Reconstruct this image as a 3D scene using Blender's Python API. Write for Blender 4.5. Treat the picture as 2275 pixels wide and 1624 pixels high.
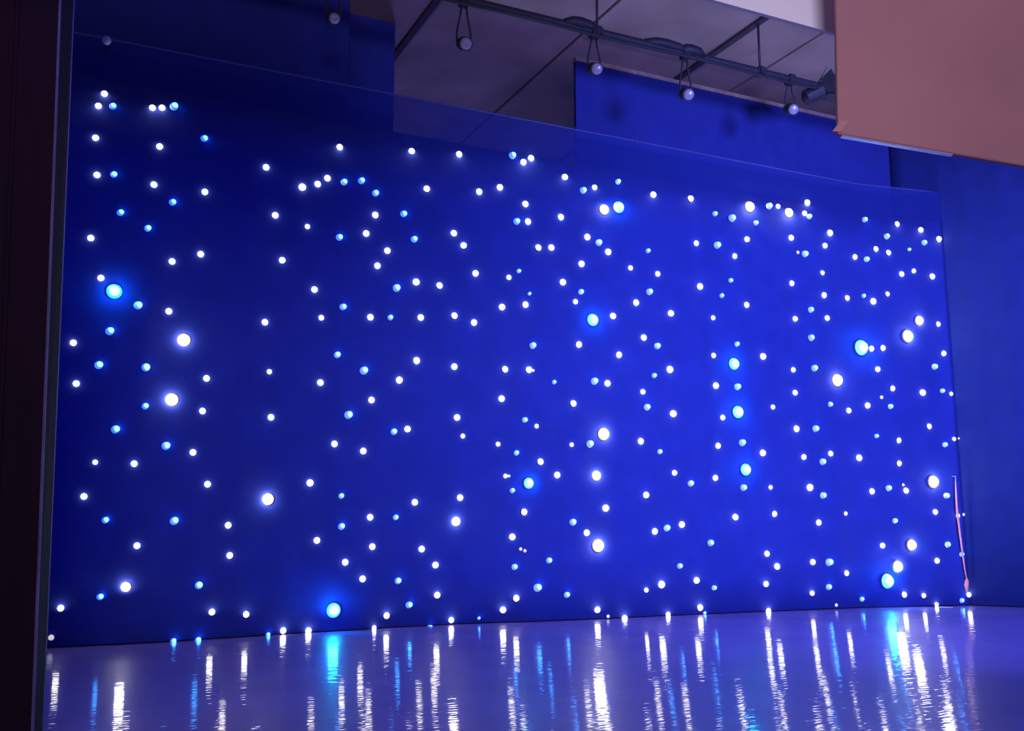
import bpy, bmesh, math, random
from mathutils import Vector, Matrix
random.seed(7)
for o in list(bpy.data.objects): bpy.data.objects.remove(o)
scene = bpy.context.scene
C = scene.collection

# ------------------------------------------------------------------ camera
F, CX, CY = 2200.0, 1137.5, 812.0            # focal length and centre in photo pixels (2275 x 1624)
PITCH, YAW, H = math.atan(358/2200.0), math.radians(25.4), 1.2
cam = bpy.data.cameras.new('camera'); cam.sensor_width = 36; cam.lens = F/2275*36; cam.clip_end = 200
co = bpy.data.objects.new('camera', cam); C.objects.link(co)
co.location = (0, 0, H); co.rotation_euler = (math.pi/2+PITCH, 0, -YAW)
scene.camera = co
_f = Vector((math.sin(YAW)*math.cos(PITCH), math.cos(YAW)*math.cos(PITCH), math.sin(PITCH)))
_r = Vector((math.cos(YAW), -math.sin(YAW), 0)); _u = _r.cross(_f)
O = Vector((0, 0, H))
def ray(x, y): return _f + _r*((x-CX)/F) - _u*((y-CY)/F)
def on_y(x, y, Y): d = ray(x, y); return O + d*(Y/d.y)                # hit the vertical plane Y
def on_depth(x, y, D): return O + ray(x, y)*D                         # at a distance along the view axis
def on_z(x, y, Z): d = ray(x, y); return O + d*((Z-H)/d.z)

# ------------------------------------------------------------------ world, lights, exposure
w = bpy.data.worlds.new('world'); scene.world = w; w.use_nodes = True
bg = w.node_tree.nodes['Background']; bg.inputs[0].default_value = (0.012, 0.012, 0.05, 1); bg.inputs[1].default_value = 0.35
vs = scene.view_settings
vs.view_transform = 'Standard'; vs.look = 'None'; vs.gamma = 1; vs.use_curve_mapping = False; vs.exposure = 0.0

def lamp(name, kind, loc, target, energy, color, size=1.0, angle=60, blend=1.0):
    l = bpy.data.lights.new(name, kind); l.energy = energy; l.color = color
    if kind == 'SPOT': l.spot_size = math.radians(angle); l.spot_blend = blend; l.shadow_soft_size = size
    if kind == 'AREA': l.size = size
    o = bpy.data.objects.new(name, l); C.objects.link(o); o.location = loc
    o.rotation_euler = (Vector(target)-Vector(loc)).to_track_quat('-Z', 'Y').to_euler()
    return o
lamp('blue_wash_light', 'SPOT', (8.6, 1.0, 5.0), (11.2, 11.5, 3.0), 8600, (0.25, 0.28, 1.0), 1.0, 98, 1.0)
lamp('blue_left_fill', 'SPOT', (0.6, 4.4, 5.4), (1.6, 10.9, 1.2), 600, (0.01, 0.02, 1.0), 0.6, 104, 1.0)  # unseen fill, added to turn the left floor and cloth bluer
lamp('house_light', 'AREA', (-1.0, -4.0, 3.6), (4.5, 5.0, 5.4), 600, (0.80, 0.68, 1.0), 2.0)
lamp('stage_down_light', 'SPOT', (6.5, 8.0, 7.6), (6.8, 8.6, 0.0), 150, (0.34, 0.25, 1.0), 0.4, 110, 1.0)
lamp('ceiling_gap_fill', 'SPOT', (5.5, 15.6, 2.2), (5.2, 14.0, 8.2), 430, (0.18, 0.20, 1.0), 0.3, 140, 1.0)  # unseen uplight, added to brighten the ceiling in the gap

# ------------------------------------------------------------------ materials
def mat(name, col, rough=0.6, var=0.0, scale=8.0, bump=0.0, metal=0.0, spec=0.5, coat=0.0, coat_r=0.05, stretch=(1,1,1), sheen=0.0):
    m = bpy.data.materials.new(name); m.use_nodes = True; nt = m.node_tree; b = nt.nodes['Principled BSDF']
    b.inputs['Base Color'].default_value = (*col, 1); b.inputs['Roughness'].default_value = rough
    b.inputs['Metallic'].default_value = metal; b.inputs['Specular IOR Level'].default_value = spec
    b.inputs['Coat Weight'].default_value = coat; b.inputs['Coat Roughness'].default_value = coat_r
    b.inputs['Sheen Weight'].default_value = sheen
    if var or bump:
        tc = nt.nodes.new('ShaderNodeTexCoord'); mp = nt.nodes.new('ShaderNodeMapping'); mp.inputs['Scale'].default_value = stretch
        n = nt.nodes.new('ShaderNodeTexNoise'); n.inputs['Scale'].default_value = scale; n.inputs['Detail'].default_value = 5
        nt.links.new(tc.outputs['Object'], mp.inputs[0]); nt.links.new(mp.outputs[0], n.inputs['Vector'])
        if var:
            r = nt.nodes.new('ShaderNodeValToRGB')
            r.color_ramp.elements[0].position = 0.3; r.color_ramp.elements[1].position = 0.7
            r.color_ramp.elements[0].color = (*[c*(1-var) for c in col], 1); r.color_ramp.elements[1].color = (*[min(1, c*(1+var)) for c in col], 1)
            nt.links.new(n.outputs['Fac'], r.inputs[0]); nt.links.new(r.outputs[0], b.inputs['Base Color'])
        if bump:
            bp = nt.nodes.new('ShaderNodeBump'); bp.inputs['Strength'].default_value = bump; bp.inputs['Distance'].default_value = 0.02 if name != 'grey_vinyl_floor' else 0.0016
            nt.links.new(n.outputs['Fac'], bp.inputs['Height']); nt.links.new(bp.outputs[0], b.inputs['Normal'])
    return m
def emit(name, col, strength):
    m = bpy.data.materials.new(name); m.use_nodes = True; b = m.node_tree.nodes['Principled BSDF']
    b.inputs['Base Color'].default_value = (0.6, 0.6, 0.6, 1); b.inputs['Roughness'].default_value = 0.3
    b.inputs['Emission Color'].default_value = (*col, 1); b.inputs['Emission Strength'].default_value = strength
    return m
def sheer(name, col, t):
    m = bpy.data.materials.new(name); m.use_nodes = True; nt = m.node_tree; b = nt.nodes['Principled BSDF']
    b.inputs['Base Color'].default_value = (*col, 1); b.inputs['Roughness'].default_value = 0.9; b.inputs['Specular IOR Level'].default_value = 0.05
    tr = nt.nodes.new('ShaderNodeBsdfTransparent'); mx = nt.nodes.new('ShaderNodeMixShader'); mx.inputs[0].default_value = t
    nt.links.new(b.outputs[0], mx.inputs[1]); nt.links.new(tr.outputs[0], mx.inputs[2])
    nt.links.new(mx.outputs[0], nt.nodes['Material Output'].inputs[0]); return m

M = {
 'cloth': mat('navy_star_cloth', (0.023, 0.042, 0.30), 0.85, 0.08, 3.0, 0.05, spec=0.1),
 'side_cloth': mat('navy_side_cloth', (0.018, 0.032, 0.18), 0.85, 0.08, 4.0, 0.05, spec=0.1),
 'header': sheer('sheer_navy_header', (0.020, 0.037, 0.25), 0.28),
 'mask': mat('dark_masking_felt', (0.024, 0.036, 0.24), 0.9, 0.08, 3.0, 0.05, spec=0.1),
 'rail': mat('masking_rail_wood', (0.40, 0.26, 0.22), 0.6, 0.2, 12.0),
 'batten': mat('batten_metal', (0.06, 0.07, 0.26), 0.6, 0.1, 10.0),
 'floor': mat('grey_vinyl_floor', (0.165, 0.128, 0.44), 0.4, 0.14, 1.2, 0.0, spec=0.08, coat=0.8, coat_r=0.06),
 'ceil': mat('brown_ceiling_board', (0.34, 0.23, 0.20), 0.7, 0.16, 1.6, 0.05),
 'joint': mat('dark_ceiling_joint', (0.05, 0.035, 0.05), 0.8, 0.2, 8.0),
 'wall': mat('dull_brown_plaster', (0.26, 0.18, 0.17), 0.8, 0.15, 2.0),
 'flat': mat('dark_maroon_flat', (0.011, 0.0035, 0.010), 0.7, 0.12, 5.0, 0.03, stretch=(3, 3, 0.25), spec=0.08),
 'flat_edge': mat('violet_grey_edge', (0.07, 0.05, 0.15), 0.5, 0.3, 9.0, stretch=(1, 1, 0.4)),
 'board': mat('terracotta_board', (0.40, 0.19, 0.185), 0.75, 0.08, 1.2, 0.03),
 'board_side': mat('board_side_paint', (0.40, 0.19, 0.18), 0.7, 0.1, 5.0),
 'alu': mat('aluminium_strip', (0.72, 0.72, 0.85), 0.3, 0.1, 20.0, metal=0.6),
 'white': mat('white_paint', (0.80, 0.80, 0.80), 0.6, 0.04, 2.0),
 'pipe': mat('black_pipe', (0.016, 0.014, 0.028), 0.6, 0.3, 20.0),
 'lampbody': mat('black_lamp_metal', (0.016, 0.013, 0.024), 0.6, 0.3, 15.0),
 'glass': mat('frosted_lens', (0.34, 0.30, 0.42), 0.4, 0.12, 30.0, coat=0.5),
 'cable': mat('black_cable', (0.014, 0.012, 0.024), 0.6, 0.2, 30.0),
 'cord': mat('salmon_cord', (0.95, 0.36, 0.30), 0.6, 0.1, 40.0),
 'tape': mat('white_tape', (0.85, 0.83, 0.85), 0.5, 0.08, 40.0),
 'collar': mat('grey_collar', (0.05, 0.045, 0.04), 0.5, 0.1, 40.0),
 'glow_w': mat('cream_glow_tint', (0.20, 0.15, 0.11), 0.6, 0.05, 40.0),  # cream glow of the large white lights, put into a disc's colour
 'glow_b': mat('blue_glow_tint', (0.002, 0.06, 0.16), 0.6, 0.05, 40.0),  # glow round the large blue lights, put into a disc's colour
 'unlit': mat('unlit_bulb', (0.35, 0.38, 0.60), 0.3, 0.1, 40.0, coat=0.5),
 'w_lens': emit('warm_white_light', (1.0, 0.92, 0.76), 15.0),
 'W_lens': emit('bright_white_light', (1.0, 0.92, 0.76), 55.0),
 'b_lens': emit('blue_light', (0.0, 0.13, 1.0), 1.5),
 'b_core': emit('ice_blue_core', (0.028, 0.32, 1.0), 17.0),
 'B_lens': emit('cyan_light', (0.0, 0.42, 1.0), 1.9),
 'B_core': emit('bright_cyan_core', (0.0035, 0.40, 1.0), 240.0),
 'dim': emit('dim_white_light', (1.0, 0.95, 0.90), 0.55),
}

def brushed(m, scale, stretch, dist):      # fine ripples of the vinyl across the stage, which draw reflections out into streaks
    nt = m.node_tree; b = nt.nodes['Principled BSDF']
    tc = nt.nodes.new('ShaderNodeTexCoord'); mp = nt.nodes.new('ShaderNodeMapping'); mp.inputs['Scale'].default_value = stretch
    n = nt.nodes.new('ShaderNodeTexNoise'); n.inputs['Scale'].default_value = scale; n.inputs['Detail'].default_value = 2
    bp = nt.nodes.new('ShaderNodeBump'); bp.inputs['Strength'].default_value = 1.0; bp.inputs['Distance'].default_value = dist
    nt.links.new(tc.outputs['Object'], mp.inputs[0]); nt.links.new(mp.outputs[0], n.inputs['Vector'])
    nt.links.new(n.outputs['Fac'], bp.inputs['Height']); nt.links.new(bp.outputs[0], b.inputs['Normal']); nt.links.new(bp.outputs[0], b.inputs['Coat Normal'])
brushed(M['floor'], 22.0, (0.16, 1, 1), 0.0022)

# ------------------------------------------------------------------ helpers
def obj(name, bm, m, parent=None, smooth=False):
    me = bpy.data.meshes.new(name); bm.normal_update(); bm.to_mesh(me); bm.free(); me.materials.append(M[m])
    if smooth:
        for p in me.polygons: p.use_smooth = True
    o = bpy.data.objects.new(name, me); C.objects.link(o)
    if parent: o.parent = parent
    return o
def tag(o, label, cat, group=None):
    o['label'] = label; o['category'] = cat
    if group: o['group'] = group
    return o
def thing(name, label, cat, loc=(0, 0, 0), group=None):
    o = bpy.data.objects.new(name, None); C.objects.link(o); o.location = loc; o.empty_display_size = 0.1
    return tag(o, label, cat, group)
def struct(o): o['kind'] = 'structure'; return o
def bx(bm, x0, x1, y0, y1, z0, z1):
    v = [bm.verts.new(p) for p in ((x0,y0,z0),(x1,y0,z0),(x1,y1,z0),(x0,y1,z0),(x0,y0,z1),(x1,y0,z1),(x1,y1,z1),(x0,y1,z1))]
    for f in ((0,3,2,1),(4,5,6,7),(0,1,5,4),(1,2,6,5),(2,3,7,6),(3,0,4,7)): bm.faces.new([v[i] for i in f])
    return bm
def hexa(bm, a):                       # eight corners: bottom four, top four
    v = [bm.verts.new(p) for p in a]
    for f in ((0,3,2,1),(4,5,6,7),(0,1,5,4),(1,2,6,5),(2,3,7,6),(3,0,4,7)): bm.faces.new([v[i] for i in f])
    bmesh.ops.recalc_face_normals(bm, faces=bm.faces); return bm
def tube(bm, pts, rads, n=10):
    if not isinstance(rads, (list, tuple)): rads = [rads]*len(pts)
    rings = []
    for i, p in enumerate(pts):
        p = Vector(p); d = (Vector(pts[min(i+1, len(pts)-1)])-Vector(pts[max(i-1, 0)])).normalized()
        a = d.cross(Vector((0, 0, 1)) if abs(d.z) < 0.9 else Vector((1, 0, 0))).normalized(); b = d.cross(a)
        rings.append([bm.verts.new(p+(a*math.cos(k*2*math.pi/n)+b*math.sin(k*2*math.pi/n))*rads[i]) for k in range(n)])
    for i in range(len(rings)-1):
        for k in range(n): bm.faces.new((rings[i][k], rings[i][(k+1)%n], rings[i+1][(k+1)%n], rings[i+1][k]))
    bm.faces.new(rings[0][::-1]); bm.faces.new(rings[-1])
    bmesh.ops.recalc_face_normals(bm, faces=bm.faces); return bm
def lathe(bm, prof, n=16):             # profile of (radius, distance along -Y)
    rings = []
    for r, h in prof:
        if r < 1e-6: rings.append([bm.verts.new((0, -h, 0))])
        else: rings.append([bm.verts.new((r*math.cos(k*2*math.pi/n), -h, r*math.sin(k*2*math.pi/n))) for k in range(n)])
    for a, b in zip(rings, rings[1:]):
        for k in range(n):
            q = (k+1) % n
            if len(a) == 1: bm.faces.new((a[0], b[k], b[q]))
            elif len(b) == 1: bm.faces.new((a[k], b[0], a[q]))
            else: bm.faces.new((a[k], b[k], b[q], a[q]))
    if len(rings[0]) > 1: bm.faces.new(rings[0])
    if len(rings[-1]) > 1: bm.faces.new(rings[-1][::-1])
    bmesh.ops.recalc_face_normals(bm, faces=bm.faces); return bm

# ------------------------------------------------------------------ the setting
CEIL, TOPZ = 8.2, 6.65
fl = struct(obj('floor', bx(bmesh.new(), -9, 19, -8, 17.2, -0.12, -0.012), 'joint'))
seams = [-8.0, -4.4, -2.6, -0.8, 1.0, 2.8, 4.6, 6.42, 8.2, 10.0, 12.0, 14.5, 17.2]
for a, b in zip(seams, seams[1:]):
    obj('floor_sheet', bx(bmesh.new(), -9, 19, a+0.0015, b-0.0015, -0.02, 0.0), 'floor', fl)

ce = struct(obj('ceiling', bx(bmesh.new(), -9, 19, 2, 17.2, CEIL+0.03, CEIL+0.15), 'joint'))
xs = [-8.7, -6.5, -4.4, -2.2, 0.0, 2.2, 4.38, 6.62, 8.66, 9.73, 10.85, 13.0, 15.2, 17.3, 19.0]
for a, b in zip(xs, xs[1:]):
    for ya, yb in ((2, 9.4), (9.4, 17.2)):
        obj('ceiling_panel', bx(bmesh.new(), a+0.025, b-0.025, ya+0.02, yb-0.02, CEIL, CEIL+0.05), 'ceil', ce)
for x in (4.38, 8.66, 13.0):
    obj('ceiling_rib', bx(bmesh.new(), x-0.045, x+0.045, 2, 17.2, CEIL-0.05, CEIL+0.04), 'joint', ce)
struct(obj('wall_back', bx(bmesh.new(), -9, 19, 17.2, 17.4, 0, CEIL), 'wall'))

# ------------------------------------------------------------------ star curtain
BASE = [(-3.0, 11.22), (0.19, 11.24), (1.36, 11.28), (2.46, 11.48), (4.74, 11.74), (6.39, 11.60), (8.52, 11.61), (10.3, 11.54), (11.32, 11.48), (12.5, 11.25), (13.1, 11.15)]
def ybase(x):
    if x <= BASE[0][0]: return BASE[0][1]
    for i in range(len(BASE)-1):
        (x0, y0), (x1, y1) = BASE[i], BASE[i+1]
        if x <= x1:
            ym = BASE[max(i-1, 0)]; yn = BASE[min(i+2, len(BASE)-1)]
            t = (x-x0)/(x1-x0)
            m0 = (y1-ym[1])/max(x1-ym[0], 1e-6)*(x1-x0); m1 = (yn[1]-y0)/max(yn[0]-x0, 1e-6)*(x1-x0)
            return (2*t**3-3*t*t+1)*y0+(t**3-2*t*t+t)*m0+(-2*t**3+3*t*t)*y1+(t**3-t*t)*m1
    return BASE[-1][1]
def ycloth(x, z=3.0):
    k = 0.2+0.8*(1-z/TOPZ); h = min(1, max(0, z/TOPZ))
    top = 11.42 if x < 11.6 else 11.42-0.27*min(1, (x-11.6)/1.5)
    return ybase(x)*(1-h)+top*h+k*(0.010*math.sin(x*5.1+0.6*math.sin(x*1.3))+0.006*math.sin(x*11.3+1.0))
def sheet(bm, x0, x1, z0, z1, nx, nz, off=0.0):
    g = [[bm.verts.new((x0+(x1-x0)*i/nx, ycloth(x0+(x1-x0)*i/nx, z0+(z1-z0)*j/nz)+off, z0+(z1-z0)*j/nz)) for j in range(nz+1)] for i in range(nx+1)]
    for i in range(nx):
        for j in range(nz): bm.faces.new((g[i][j], g[i+1][j], g[i+1][j+1], g[i][j+1]))
    return bm
HZ = 6.15
sc = thing('star_curtain', 'wide navy blue star cloth curtain set with white and blue lights behind the stage', 'curtain', (5, 11.5, 0))
def under(o, root):
    o.parent = root; o.matrix_parent_inverse = Matrix.Translation(-Vector(root.location)); return o
cl = under(obj('cloth', sheet(bmesh.new(), -3, 13.1, 0.012, HZ, 320, 8), 'cloth', smooth=True), sc)
sol = cl.modifiers.new('thick', 'SOLIDIFY'); sol.thickness = 0.012; sol.offset = 1
hd = under(obj('header_band', sheet(bmesh.new(), -3, 13.1, HZ, TOPZ, 160, 2), 'header', smooth=True), sc); hd['label'] = 'sheer strip along the curtain top'
under(obj('batten', tube(bmesh.new(), [(x/4, ycloth(x/4, TOPZ), TOPZ) for x in range(-12, 53)], 0.011, 8), 'batten', smooth=True), sc)
for x in range(-2, 13):
    bm = bmesh.new(); y = ycloth(x+0.4, TOPZ)
    tube(bm, [(x+0.4+0.03*math.cos(a), y-0.02, TOPZ+0.0+0.03*math.sin(a)) for a in [k*math.pi/6 for k in range(13)]], 0.003, 6)
    under(obj('hook', bm, 'batten', smooth=True), sc)

# side curtain on the right, hanging towards the audience
bm = bmesh.new(); a, b = Vector((13.1, 11.16)), Vector((16.4, 6.2)); n = 130; nrm = Vector((-(b-a).y, (b-a).x)).normalized()
g = []
for q in ((12.72, 11.77), (12.84, 11.62), (12.96, 11.46), (13.07, 11.28)): g.append([bm.verts.new((q[0], q[1], z)) for z in (0.012, 2.7, 5.4, 8.1)])
for i in range(n+1):
    t = i/n; p = a+(b-a)*t
    q = p+nrm*(0.012*math.sin(t*75)+0.007*math.sin(t*31+1))*(min(1, t*12))
    g.append([bm.verts.new((q.x, q.y, z)) for z in (0.012, 2.7, 5.4, 8.1)])
n = len(g)-1
for i in range(n):
    for j in range(3): bm.faces.new((g[i][j], g[i+1][j], g[i+1][j+1], g[i][j+1]))
o = tag(obj('side_curtain', bm, 'side_cloth', smooth=True), 'plain dark blue curtain at far right, without any lights', 'curtain')
s = o.modifiers.new('thick', 'SOLIDIFY'); s.thickness = 0.012

# black masking panels behind the curtain, with the open gap between them
YM = 12.45
def mask(x0, x1, z1, label, YM=12.45):
    t = thing('masking_panel', label, 'panel', ((x0+x1)/2, YM, 0), 'dark masking panels behind the star curtain')
    under(obj('felt', bx(bmesh.new(), x0, x1, YM, YM+0.06, 0, z1), 'mask'), t)
    under(obj('top_rail', bx(bmesh.new(), x0, x1, YM-0.02, YM+0.09, z1, z1+0.06), 'rail'), t)
    for x in (x0+0.3, (x0+x1)/2, x1-0.3):
        under(obj('brace', bx(bmesh.new(), x-0.03, x+0.03, YM+0.06, YM+0.12, 0, z1), 'rail'), t)
xa = on_y(775, 100, YM).x; xb = on_y(877, 120, YM).x; xc = on_y(1279, 180, 11.8).x
mask(-6.0, on_y(775, 100, 11.95).x, 8.1, 'tallest dark masking panel, reaching the ceiling at the upper left', 11.95)
mask(xa-0.6, xb, on_y(830, 22, YM).z, 'narrow dark masking panel just left of the lit ceiling gap')
mask(xc, 15.0, on_y(1500, 186, 11.8).z, 'long dark masking panel right of the ceiling gap, under the lamp pipe', 11.8)

# ------------------------------------------------------------------ dark flat at the left edge
D0 = 5.0
def edge_pt(xtop, xbot, y, D): t = y/1624.0; return on_depth(xtop+(xbot-xtop)*t, y, D)
def line_at_z(xtop, xbot, D, z):
    p, q = edge_pt(xtop, xbot, 0, D), edge_pt(xtop, xbot, 1624, D); t = (z-p.z)/(q.z-p.z); return p+(q-p)*t
t = thing('stage_flat', 'tall dark maroon flat with pale edges standing at the far left', 'panel', line_at_z(165, 75, D0, 0))
left = -_r*2.2
back = Vector((_f.x, _f.y, 0)).normalized()
f0, f1 = line_at_z(134, 72, D0, 0), line_at_z(134, 72, D0, 4.6)
g0, g1 = line_at_z(164, 94, D0+0.25, 0), line_at_z(164, 94, D0+0.25, 4.6)
bm = bmesh.new()
hexa(bm, [f0+left, f0, g0, g0+left, f1+left, f1, g1, g1+left]); under(obj('board', bm, 'flat'), t)
e = _r*0.006; k = -back*0.006
bm = bmesh.new(); hexa(bm, [f0+k-e, f0+k+e, f0+e-k, f0-e-k, f1+k-e*.6, f1+k+e*.6, f1+e*.6-k, f1-e*.6-k]); under(obj('edge_strip', bm, 'flat_edge'), t)
bm = bmesh.new(); e2 = e*0.55; hexa(bm, [g0+k-e2, g0+k+e2, g0+e2-k, g0-e2-k, g1+k-e2, g1+k+e2, g1+e2-k, g1-e2-k]); under(obj('edge_strip', bm, 'flat_edge'), t)
for xo in (0.22, 0.52, 0.9):
    bm = bmesh.new(); p0, p1 = f0-_r*xo, f1-_r*xo*0.96
    tube(bm, [p0-back*0.004, p0.lerp(p1, .5)-back*0.004, p1-back*0.004], 0.011, 8); under(obj('seam', bm, 'flat'), t)

# ------------------------------------------------------------------ boards above the stage on the right
t = thing('hanging_board', 'large terracotta brown board hanging in the upper right corner', 'board', on_depth(1860, 297, 5.0))
DL = 5.0; DR = 5.0*873/802.0
L = on_depth(1862, 297, DL); R = on_depth(2275, 366, DR); R.z = L.z
dr = (R-L); E = L+dr*1.9; up = Vector((0, 0, 2.2)); bk = Vector((_f.x, _f.y, 0)).normalized()*0.035
Lt = on_depth(1857, 0, DL); lean = Vector(((Lt-L).x, (Lt-L).y, 0))*(2.2/(Lt-L).z)
bm = bmesh.new(); hexa(bm, [L, E, E+bk, L+bk, L+up+lean, E+up+lean, E+bk+up+lean, L+bk+up+lean]); bmesh.ops.bevel(bm, geom=bm.edges[:], offset=0.004, segments=2, affect='EDGES')
under(obj('panel', bm, 'board'), t)
q = L+dr*0.02; q2 = L+dr*0.60; dz = Vector((0, 0, 0.006)); o3 = bk*0.2
bm = bmesh.new(); hexa(bm, [q+o3-dz, q2+o3-dz, q2+bk-dz, q+bk-dz, q+o3+dz, q2+o3+dz, q2+bk+dz, q+bk+dz]); under(obj('edge_strip', bm, 'alu'), t)['label'] = 'bright metal strip under the board'
bm = bmesh.new(); c0 = on_depth(1849, 292, DL); c1 = on_depth(1872, 268, DL); d1 = _r*0.05
hexa(bm, [c0, c0+d1, c0+d1+bk*.6, c0+bk*.6, c1-_r*0.01, c1+d1*.6, c1+d1*.6+bk*.6, c1-_r*0.01+bk*.6]); under(obj('corner_cap', bm, 'board_side'), t)

YW = L.y+0.25
P = on_y(1857, 76, YW)
t = thing('white_panel', 'white panel at the top edge beside the terracotta board', 'panel', P)
under(obj('panel', bx(bmesh.new(), P.x-5.0, P.x, YW, YW+0.02, P.z, P.z+1.6), 'white'), t)
under(obj('bottom_lip', bx(bmesh.new(), P.x-5.0, P.x, YW-0.004, YW, P.z, P.z+0.014), 'white'), t)
under(obj('end_lip', bx(bmesh.new(), P.x-0.010, P.x, YW-0.004, YW, P.z+0.014, P.z+1.6), 'white'), t)

# ------------------------------------------------------------------ lamp pipe with spotlights
YP = 10.2
pp = [on_y(x, y, YP) for x, y in ((985, -2), (1280, 76), (1500, 112), (1700, 152), (1850, 190))]
zp = sum(p.z for p in pp)/len(pp)
pipe = thing('lamp_pipe', 'long black pipe carrying the row of lamps under the ceiling', 'pipe', (8, YP, zp))
under(obj('tube', tube(bmesh.new(), [(-2, YP, zp), (5, YP, zp), (10, YP, zp), (13.5, YP, zp)], 0.052, 12), 'pipe', smooth=True), pipe)
for x in (0.5, 3.3, 6.05, 8.66, 11.3):
    under(obj('hanger', tube(bmesh.new(), [(x, YP, zp+0.03), (x, YP, CEIL+0.01)], 0.016, 8), 'pipe', smooth=True), pipe)
    bm = bmesh.new(); bx(bm, x-0.06, x+0.06, YP-0.07, YP+0.07, zp-0.07, zp+0.07); bmesh.ops.bevel(bm, geom=bm.edges[:], offset=0.02, segments=2, affect='EDGES'); under(obj('bracket', bm, 'pipe'), pipe)
cp = []
for i in range(80):
    x = -1.5+i*0.18; cp.append((x, YP-0.055, zp-0.055-0.03*abs(math.sin(x*1.25))))
tag(obj('power_cable', tube(bmesh.new(), cp, 0.022, 8), 'cable', smooth=True), 'black power cable looped along the lamp pipe', 'cable')
def lump(x, l, r):
    bm = bmesh.new(); tube(bm, [(x-l, YP-0.02, zp+0.02), (x-l*.5, YP-0.02, zp+0.05), (x, YP-0.02, zp+0.055), (x+l*.5, YP-0.02, zp+0.05), (x+l, YP-0.02, zp)], [r*.5, r*.9, r, r*.9, r*.5], 10)
    return under(obj('cable_wrap', bm, 'cable', smooth=True), pipe)
lump(on_y(1480, 100, YP).x, 0.35, 0.075); lump(on_y(1535, 120, YP).x, 0.2, 0.085); lump(on_y(1290, 80, YP).x, 0.25, 0.08)

def spotlight(px, py, dpx, label, Y=YP-0.02, hang=None):
    p = on_y(px, py, Y); s = dpx*(p-O).dot(_f)/F/2
    t = thing('spotlight', label, 'lamp', p, 'spotlights hanging from the pipe')
    aim = (Vector((0.5*p.x, -1.0, 1.0))-p).normalized(); q = aim.to_track_quat('-Y', 'Z').to_matrix().to_4x4()
    def put(name, bm, m):
        o = obj(name, bm, m, smooth=False); o.parent = t; o.matrix_basis = q; return o
    put('lens', lathe(bmesh.new(), [(s*1.0, -0.02), (s*.96, 0.012), (s*.6, 0.03), (0, 0.036)], 20), 'glass')
    put('can', lathe(bmesh.new(), [(s*.55, -0.30), (s*.95, -0.27), (s*1.12, -0.2), (s*1.14, 0.0), (s*1.02, 0.0), (s*1.0, -0.02)], 20), 'lampbody')
    top = Vector((p.x-0.02, YP, hang if hang else zp)); back = p-aim*0.14
    rel = top-p
    for sd in (-1, 1):
        side = Vector((1, 0, 0))*s*1.25*sd
        o = obj('yoke_arm', tube(bmesh.new(), [back-p+side, back-p+side+Vector((0, 0, 0.14)), Vector((side.x*.5, (back-p).y*.5+rel.y*.5, rel.z*.7)), rel+side*.25], 0.012, 6), 'lampbody', smooth=True); o.parent = t
    o = obj('clamp', bx(bmesh.new(), rel.x-0.05, rel.x+0.05, rel.y-0.065, rel.y+0.065, rel.z-0.075, rel.z+0.05), 'lampbody'); o.parent = t
    return t
spotlight(743, 41, 24, 'dim spotlight at the top edge in front of the tall masking panel')
spotlight(1035, 97, 27, 'spotlight with round pale lens hanging in front of the ceiling gap')
spotlight(1326, 153, 25, 'spotlight with pale lens just right of the ceiling gap')
spotlight(1530, 210, 24, 'spotlight below the thick cable wrap of the pipe')
spotlight(1763, 243, 22, 'spotlight nearest the terracotta board')

# barn-door lantern by the terracotta board
p = on_y(1826, 200, YP)
t = thing('stage_lantern', 'dark stage lantern with open barn doors hanging beside the terracotta board', 'lamp', p)
bm = bmesh.new(); lathe(bm, [(0.05, -0.3), (0.11, -0.26), (0.13, 0.0), (0.12, 0.0)], 16)
ho = obj('housing', bm, 'lampbody'); ho.parent = t; ho.rotation_euler = (math.radians(-25), 0, math.radians(60))
for ang, tilt in ((0, 35), (90, 30), (180, 35), (270, 30)):
    bm = bmesh.new(); hexa(bm, [Vector(v) for v in ((-.11, -.005, 0), (.11, -.005, 0), (.11, .005, 0), (-.11, .005, 0), (-.16, -.005, .2), (.16, -.005, .2), (.16, .005, .2), (-.16, .005, .2))])
    bmesh.ops.rotate(bm, verts=bm.verts, matrix=Matrix.Rotation(math.radians(90-tilt), 3, 'X')); bmesh.ops.translate(bm, verts=bm.verts, vec=(0, 0, .12))
    bmesh.ops.rotate(bm, verts=bm.verts, matrix=Matrix.Rotation(math.radians(ang), 3, 'Y'))
    o = obj('barn_door', bm, 'lampbody'); o.parent = t; o.rotation_euler = (math.radians(-25), 0, math.radians(60))
o = obj('yoke', tube(bmesh.new(), [(-0.14, 0.05, 0), (-0.14, 0.02, 0.1), (0, 0, zp-p.z-0.04), (0.14, 0.02, 0.1), (0.14, 0.05, 0)], 0.014, 6), 'lampbody', smooth=True); o.parent = t

# ------------------------------------------------------------------ the star lights
def T(x0, y0, s, txt):
    out = []
    for tok in txt.split():
        k, u, v, *sz = tok.replace(':', ',').split(',')
        out.append((k, x0+float(u)/s, y0+float(v)/s, float(sz[0]) if sz else None))
    return out
S, S2 = 4.55, 7.5833
LIGHTS = []
LIGHTS += T(100, 190, S, 'w:600,88 w:540,210 b:683,215 w:1085,230 w:1182,230 b:1302,220,20 w:510,533 w:1158,622 b:1605,540 w:525,908 b:695,903 w:1100,1005 w:1615,1080 b:1285,1185 b:760,1290 b:1037,1447 w:463,1545')
LIGHTS += T(100, 547, S, 'w:565,325 B:700,460,30 b:938,600,20 w:1283,157 w:1572,83 w:1250,660 b:652,862,20 W:1400,950,27 w:285,978 b:543,1203,20 b:1018,1225,20 w:315,1390 W:1278,1552,27 b:1010,1620,16 w:1630,1338 w:2220,770')
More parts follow.
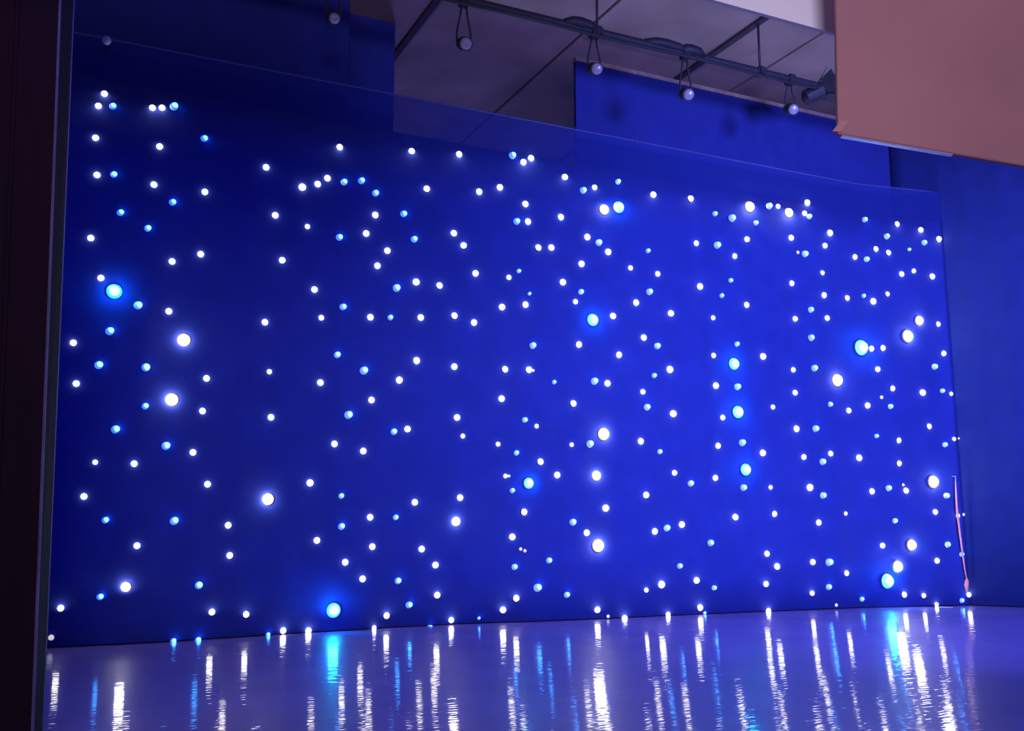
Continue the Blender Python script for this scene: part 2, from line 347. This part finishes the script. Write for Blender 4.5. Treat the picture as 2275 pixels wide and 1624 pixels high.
LIGHTS += T(100, 904, S, 'w:1590,42 b:710,228,20 b:1220,395,20 w:1493,460 w:507,560,13 w:900,575 w:1640,782 w:393,905 b:608,1145,16 b:1303,1155,20 w:1850,1197 w:928,1403 w:1865,1502')
LIGHTS += T(560, 290, S, 'w:882,172 w:1610,213 w:2088,243 w:139,375 w:505,577,19 w:660,545 w:760,485 b:925,527 b:1100,513 b:1243,637 w:1762,593 w:232,860 w:557,973,13 b:877,1083 w:1243,857 w:1150,1043 b:1525,845 b:1633,1103 w:2035,1042 w:2135,1165 w:1365,1218 w:1265,1370 w:303,1315 w:1655,1535,18 w:1890,1570 b:1455,1595,19 w:628,1610 w:2255,1447')
LIGHTS += T(560, 647, S, 'b:913,160 w:1193,265 b:1393,270,14 w:697,270,14 w:127,317 w:1702,267 w:2040,250 w:2240,318 b:858,645 w:1658,703,18 w:2040,763 b:1125,805,20 w:172,815,13 w:687,925 w:1485,900,18 w:1203,1100 b:968,1250,20 w:188,1275 w:2068,1278 b:1428,1422 w:1568,1395 w:2127,1465,12 w:830,1543 w:1120,1615')
LIGHTS += T(560, 1004, S, 'W:155,478,25 w:583,312,18 b:897,447,14 w:1642,510 w:2098,462 W:2057,703,20 w:1190,660 b:1445,662,14 b:898,755 w:652,893 w:1212,957 w:1710,982 w:937,1115 w:1850,1142 w:1113,1283 b:1470,1302 w:1868,1447 b:1580,1545 B:818,1600,29')
LIGHTS += T(1060, 320, S, 'b:347,122,18 w:463,185 w:540,147 w:883,338 w:225,440 w:15,485 b:1063,472 w:1183,440,14 b:1417,385,14 w:483,610 W:1278,665,22 B:1425,642,24 w:1775,515 w:2152,555 b:392,787 w:508,787 w:840,742 w:1108,943 b:1223,1000 w:1320,1093 w:613,1050 w:745,1050 w:1050,1213 b:1720,1083,12 w:2210,1005,14 w:1545,1255,13 w:1820,1315,14 w:317,1350,13 b:415,1287,11 w:862,1398 b:1043,1497,14 b:1733,1497 w:2247,1442 b:523,1515,9 w:483,1625 w:990,1595,13 w:1600,1605')
LIGHTS += T(1060, 677, S, 'w:248,25 B:1163,155,25 w:1368,117 w:1953,90 b:555,417 w:1023,403 w:1678,335 b:1813,420 w:1427,507 w:277,655 w:520,658 d:564,665,7 b:772,785,11 b:1178,775,18 w:1313,797 w:1943,655,18 b:1782,718,13 w:1670,882,14 w:243,950 w:967,1000 b:473,1165,14 w:598,1228,11 b:1708,1040 w:1977,1103,18 W:1273,1308,26 w:207,1410,12 w:952,1415,11 b:1130,1410,18 w:1648,1380 b:392,1500,13 b:1838,1487,13 w:635,1588')
LIGHTS += T(1060, 1034, S, 'w:283,107,11 d:319,107,7 B:517,180,22 b:348,257,13 w:805,97 W:1200,103,21 w:470,470 w:1295,432,18 w:1990,75,14 b:2150,185,16 w:1703,300 b:960,575,17 w:1103,680 w:352,722 W:1217,810,27 w:1790,667 b:1910,635,17 w:2063,597 d:437,845,8 d:480,862,8 b:720,960,15 b:370,1027,15 b:603,1237,20 b:897,1308,15 w:390,1342 b:2040,1017,14 w:1857,1203,19 w:2212,1162 w:1705,1260,12 w:258,1460 b:12,1545,8 w:1210,1457 d:1320,1525,8 w:1485,1545 w:1925,1505,13 w:2247,1437')
LIGHTS += T(1560, 420, S2, 'W:787,303,23 b:200,420,13 b:480,500,19 b:1110,293 w:1267,297,13 W:1447,403,20 w:1757,235 w:1713,413,14 b:1787,472,14 b:890,580,13 w:745,852,15 w:1488,825,15 w:2140,742 b:235,950,18 w:537,1133,14 w:2057,957,14 b:1715,1097 d:1603,1070,8 w:2015,1415,12 b:465,1543,12 w:1497,1590,14')
LIGHTS += T(1560, 634, S2, 'b:315,180,12 w:737,332,15 w:2040,168,15 b:1810,415,15 w:175,548,12 w:1557,567,14 w:2095,555,14 b:1815,890 b:570,993,13 w:183,1182,13 B:523,1325,24 w:1015,1200 w:1523,1423,13 b:1872,1398 W:2260,1600,26')
LIGHTS += T(1560, 848, S2, 'w:220,68 b:580,88 B:590,513,25 w:1555,187,14 w:1182,428,12 b:2140,385,13 w:335,605,14 w:1575,795 b:1893,793 w:257,1080,15 b:660,1032,17 w:1010,1200 w:1703,1270,14 w:2153,1213,14 b:2010,1350 B:720,1482,24 w:212,1620,15')
LIGHTS += T(1560, 1062, S2, 'b:680,165 w:1143,157,11 w:1803,157,18 b:2015,293 w:547,660 w:1205,603,15 w:1952,750,15 b:122,1097 w:1080,1275,15 w:1250,1490 w:1853,1413,15 b:2120,1418,19')
LIGHTS += T(1860, 440, S2, 'b:445,367,14 w:995,443,14 w:1397,540,14 b:815,655,15 w:1700,695,15 b:1447,760,14 w:637,862,14 w:850,925,14 b:1200,870,9 w:285,995,14 b:478,1035,14 w:1073,1285,14 w:1278,1230,12 w:1587,1325,15 b:1893,970,8 w:835,1620,12')
LIGHTS += T(1860, 654, S2, 'w:155,65,14 b:430,30,11 w:595,120 W:1367,445,20 w:1687,505,13 W:1170,708,26 B:385,900,31 w:563,915,15 w:755,905,15 w:1780,995,14 w:672,1262,14 b:1622,1222,15 w:920,1585,14')
LIGHTS += T(1860, 868, S2, 'w:1428,35 b:1755,5,12 w:1910,53,10 d:2013,97,7 w:740,112,8 w:500,250,15 b:880,270,13 w:183,337,14 w:1535,603,14 b:648,767,11 w:1023,837,14 b:1797,913,13 w:1960,815,10 d:2045,805,7 w:357,1133 w:1030,1225,14 W:1600,1535,26 d:1103,1585,7')
LIGHTS += T(1860, 1082, S2, 'w:573,73,15 b:848,22,15 w:1147,62,15 b:1822,147,15 w:133,447,10 b:957,568,13 w:1640,420,14 w:2022,483,11 d:2120,463,7 w:753,985,14 W:1237,975,23 W:1003,1340,24 b:1837,975,15 b:2078,1133,12 w:1670,1240,14 w:145,1450,14 B:825,1585,29')
LIGHTS += T(1560, 1240, S2, 'b:185,500,13 w:1065,433,15 w:1843,590,13 b:2112,487,15 w:1103,885,15 d:2250,790,8 b:32,925,8')
LIGHTS += T(1860, 1240, S2, 'b:398,695,12 w:1115,615,15 w:1447,630,12 w:1663,780,11 b:2080,715,12 w:2205,617,13')
LIGHTS += T(0, 1100, 3.1, 'W:865,632,21 b:688,700,16 w:418,778 b:1368,620,19 w:1458,805 w:1693,820 b:1192,1003,14 b:1362,998,15 d:352,980,13')
LIGHTS += T(500, 1300, 2.844, 'b:270,312,11 w:365,287 w:525,287 d:715,317,7 w:940,268,12 w:1018,192 w:1082,287,11 b:1290,272,17 w:1427,220,15')
keep = []
for l in LIGHTS:
    if all((l[1]-k[1])**2+(l[2]-k[2])**2 > 30 for k in keep): keep.append(l)
LIGHTS = keep

def hit_cloth(px, py):
    d = ray(px, py); Y = 11.5
    for _ in range(12):
        p = O+d*(Y/d.y); Y = ycloth(p.x, p.z)
    return O+d*(Y/d.y)
# shared meshes, unit radius, pointing to -Y
def mesh(name, bm, m, smooth=True):
    me = bpy.data.meshes.new(name); bm.normal_update(); bm.to_mesh(me); bm.free(); me.materials.append(M[m])
    for p in me.polygons: p.use_smooth = smooth
    return me
dome = [(1.0, 0.0), (1.0, 0.25), (0.92, 0.55), (0.70, 0.82), (0.38, 0.98), (0.0, 1.03)]
core = [(0.72, 0.25), (0.76, 0.55), (0.64, 0.90), (0.38, 1.06), (0.0, 1.12)]
ring = [(0.9, 0.0), (1.16, 0.0), (1.16, 0.10), (1.0, 0.16), (0.9, 0.16)]
disc = [(1.34, 0.0), (1.34, 0.10), (1.1, 0.20), (0.0, 0.22)]  # disc added behind the large lights to stand in for their glow
MESH = {
 'w': [('lens', mesh('small_white_lens', lathe(bmesh.new(), dome, 12), 'w_lens')), ('collar', mesh('small_collar', lathe(bmesh.new(), ring, 12), 'collar'))],
 'b': [('lens', mesh('small_blue_lens', lathe(bmesh.new(), dome, 12), 'b_lens')), ('core', mesh('small_blue_core', lathe(bmesh.new(), core, 12), 'b_core')), ('collar', bpy.data.meshes['small_collar'])],
 'W': [('lens', mesh('large_white_lens', lathe(bmesh.new(), dome, 16), 'W_lens')), ('glow_disc', mesh('cream_glow_disc', lathe(bmesh.new(), disc, 20), 'glow_w'))],
 'B': [('lens', mesh('large_blue_lens', lathe(bmesh.new(), [(r*1.22, h*.8) for r, h in dome], 16), 'B_lens')), ('core', mesh('large_blue_core', lathe(bmesh.new(), [(r*1.12, h) for r, h in core], 16), 'B_core')), ('glow_disc', mesh('blue_glow_disc', lathe(bmesh.new(), disc, 20), 'glow_b'))],
 'd': [('lens', mesh('dim_lens', lathe(bmesh.new(), dome, 10), 'dim'))],
}
COLS = ['far-left', 'left-centre', 'centre', 'right-centre', 'far-right']; ROWS = ['top', 'upper', 'middle', 'lower', 'bottom']
KIND = {'w': ('small white star light', 'small white star lights on the curtain'), 'b': ('small blue star light', 'small blue star lights on the curtain'),
        'W': ('large bright white star light', 'large white star lights on the curtain'), 'B': ('large bright blue star light', 'large blue star lights on the curtain'),
        'd': ('tiny dim star light', 'dim star lights on the curtain')}
def zone(l):
    c = min(4, max(0, int((l[1]-110)/410.0))); top = 200+(l[1]-200)*0.135; bot = 1440-(l[1]-105)*0.047
    r = min(4, max(0, int((l[2]-top)/(bot-top)*5))); return (l[0], c, r)
ORD = ['leftmost', 'second from left', 'third from left', 'fourth from left', 'fifth from left', 'sixth from left', 'seventh from left', 'eighth from left', 'ninth from left', 'tenth from left', 'eleventh from left', 'twelfth from left', 'thirteenth from left', 'fourteenth from left']
zones = {}
for l in LIGHTS: zones.setdefault(zone(l), []).append(l)
for z in zones.values(): z.sort(key=lambda l: (l[1], l[2]))
first = {}
for l in LIGHTS:
    k, px, py, d = l; d = d or 16.5
    p = hit_cloth(px, py); r = d/2*(p-O).dot(_f)/F
    r *= {'w': 0.84, 'b': 0.92, 'W': 0.92, 'B': 0.92, 'd': 1.0}[k]
    zk = zone(l); grp = zones[zk]; i = grp.index(l)
    where = '%s column, %s band of curtain' % (COLS[zk[1]], ROWS[zk[2]])
    n = len(grp)
    o_txt = 'the only one' if n == 1 else ('rightmost' if i == n-1 else ORD[i])
    lab = '%s, %s, %s' % (KIND[k][0], where, o_txt)
    rot = (0, 0, 0)
    root = thing('star_light', lab, 'light', p+Vector((0, -0.004, 0)), KIND[k][1])
    if k in 'wbd': rot = (random.uniform(-.15, .15), 0, random.uniform(-.15, .15))
    # domes point between the curtain's normal and the hall
    root.rotation_euler = (rot[0], 0, rot[2]-0.0)
    root.scale = (r, r, r)
    for nm, me in MESH[k]:
        c = bpy.data.objects.new(nm, me); C.objects.link(c); c.parent = root
        if nm == 'core' and k == 'b': c.location = (0.22, -0.05, 0.14)

p = on_y(237, 90, 11.1)
t = thing('unlit_lamp', 'faint unlit round lamp at the top left of the curtain', 'lamp', p)
o = obj('globe', lathe(bmesh.new(), [(0.02, -0.05), (0.045, -0.02), (0.05, 0.0), (0.045, 0.025), (0.02, 0.045), (0, 0.05)], 14), 'unlit', smooth=True); o.parent = t
o = obj('holder', tube(bmesh.new(), [(0, 0.03, 0), (0, 0.12, 0.02), (0, ycloth(p.x, TOPZ)-p.y, TOPZ-p.z)], 0.014, 8), 'lampbody', smooth=True); o.parent = t

# ------------------------------------------------------------------ small things at the curtain's right end
YC = 11.10
pts = [on_y(x, y, YC) for x, y in ((2123, 1072), (2124, 1090), (2126, 1130), (2132, 1180), (2138, 1225), (2143, 1262), (2148, 1290))]
t = thing('tasselled_rope', 'thin salmon pink cord with a thick end hanging at the curtain right edge', 'cord', pts[0])
under(obj('cord', tube(bmesh.new(), pts, [0.009, 0.011, 0.017, 0.016, 0.014, 0.011, 0.013], 8), 'cord', smooth=True), t)
tp = [on_y(x, y, YC) for x, y in ((2148, 1284), (2148, 1292), (2147, 1300), (2147.5, 1308), (2148, 1315))]
under(obj('tassel', tube(bmesh.new(), tp, [0.012, 0.030, 0.034, 0.026, 0.010], 10), 'cord', smooth=True), t)
hk = on_y(2123, 1058, YC)
under(obj('hook', tube(bmesh.new(), [(hk.x, ycloth(hk.x, hk.z)+0.0, hk.z), (hk.x, YC, hk.z), (pts[0].x, YC, pts[0].z)], 0.008, 6), 'alu', smooth=True), t)

a = on_z(2083, 1348.5, 0.0); b = on_z(2112, 1349.5, 0.0)
dy = Vector((0, -0.05, 0)); zz = Vector((0, 0, 0.003))
bm = bmesh.new(); hexa(bm, [a+dy, b+dy, b, a, a+dy+zz, b+dy+zz, b+zz, a+zz])
tag(obj('tape_strip', bm, 'tape'), 'short white tape strip on the floor at the curtain foot', 'tape')
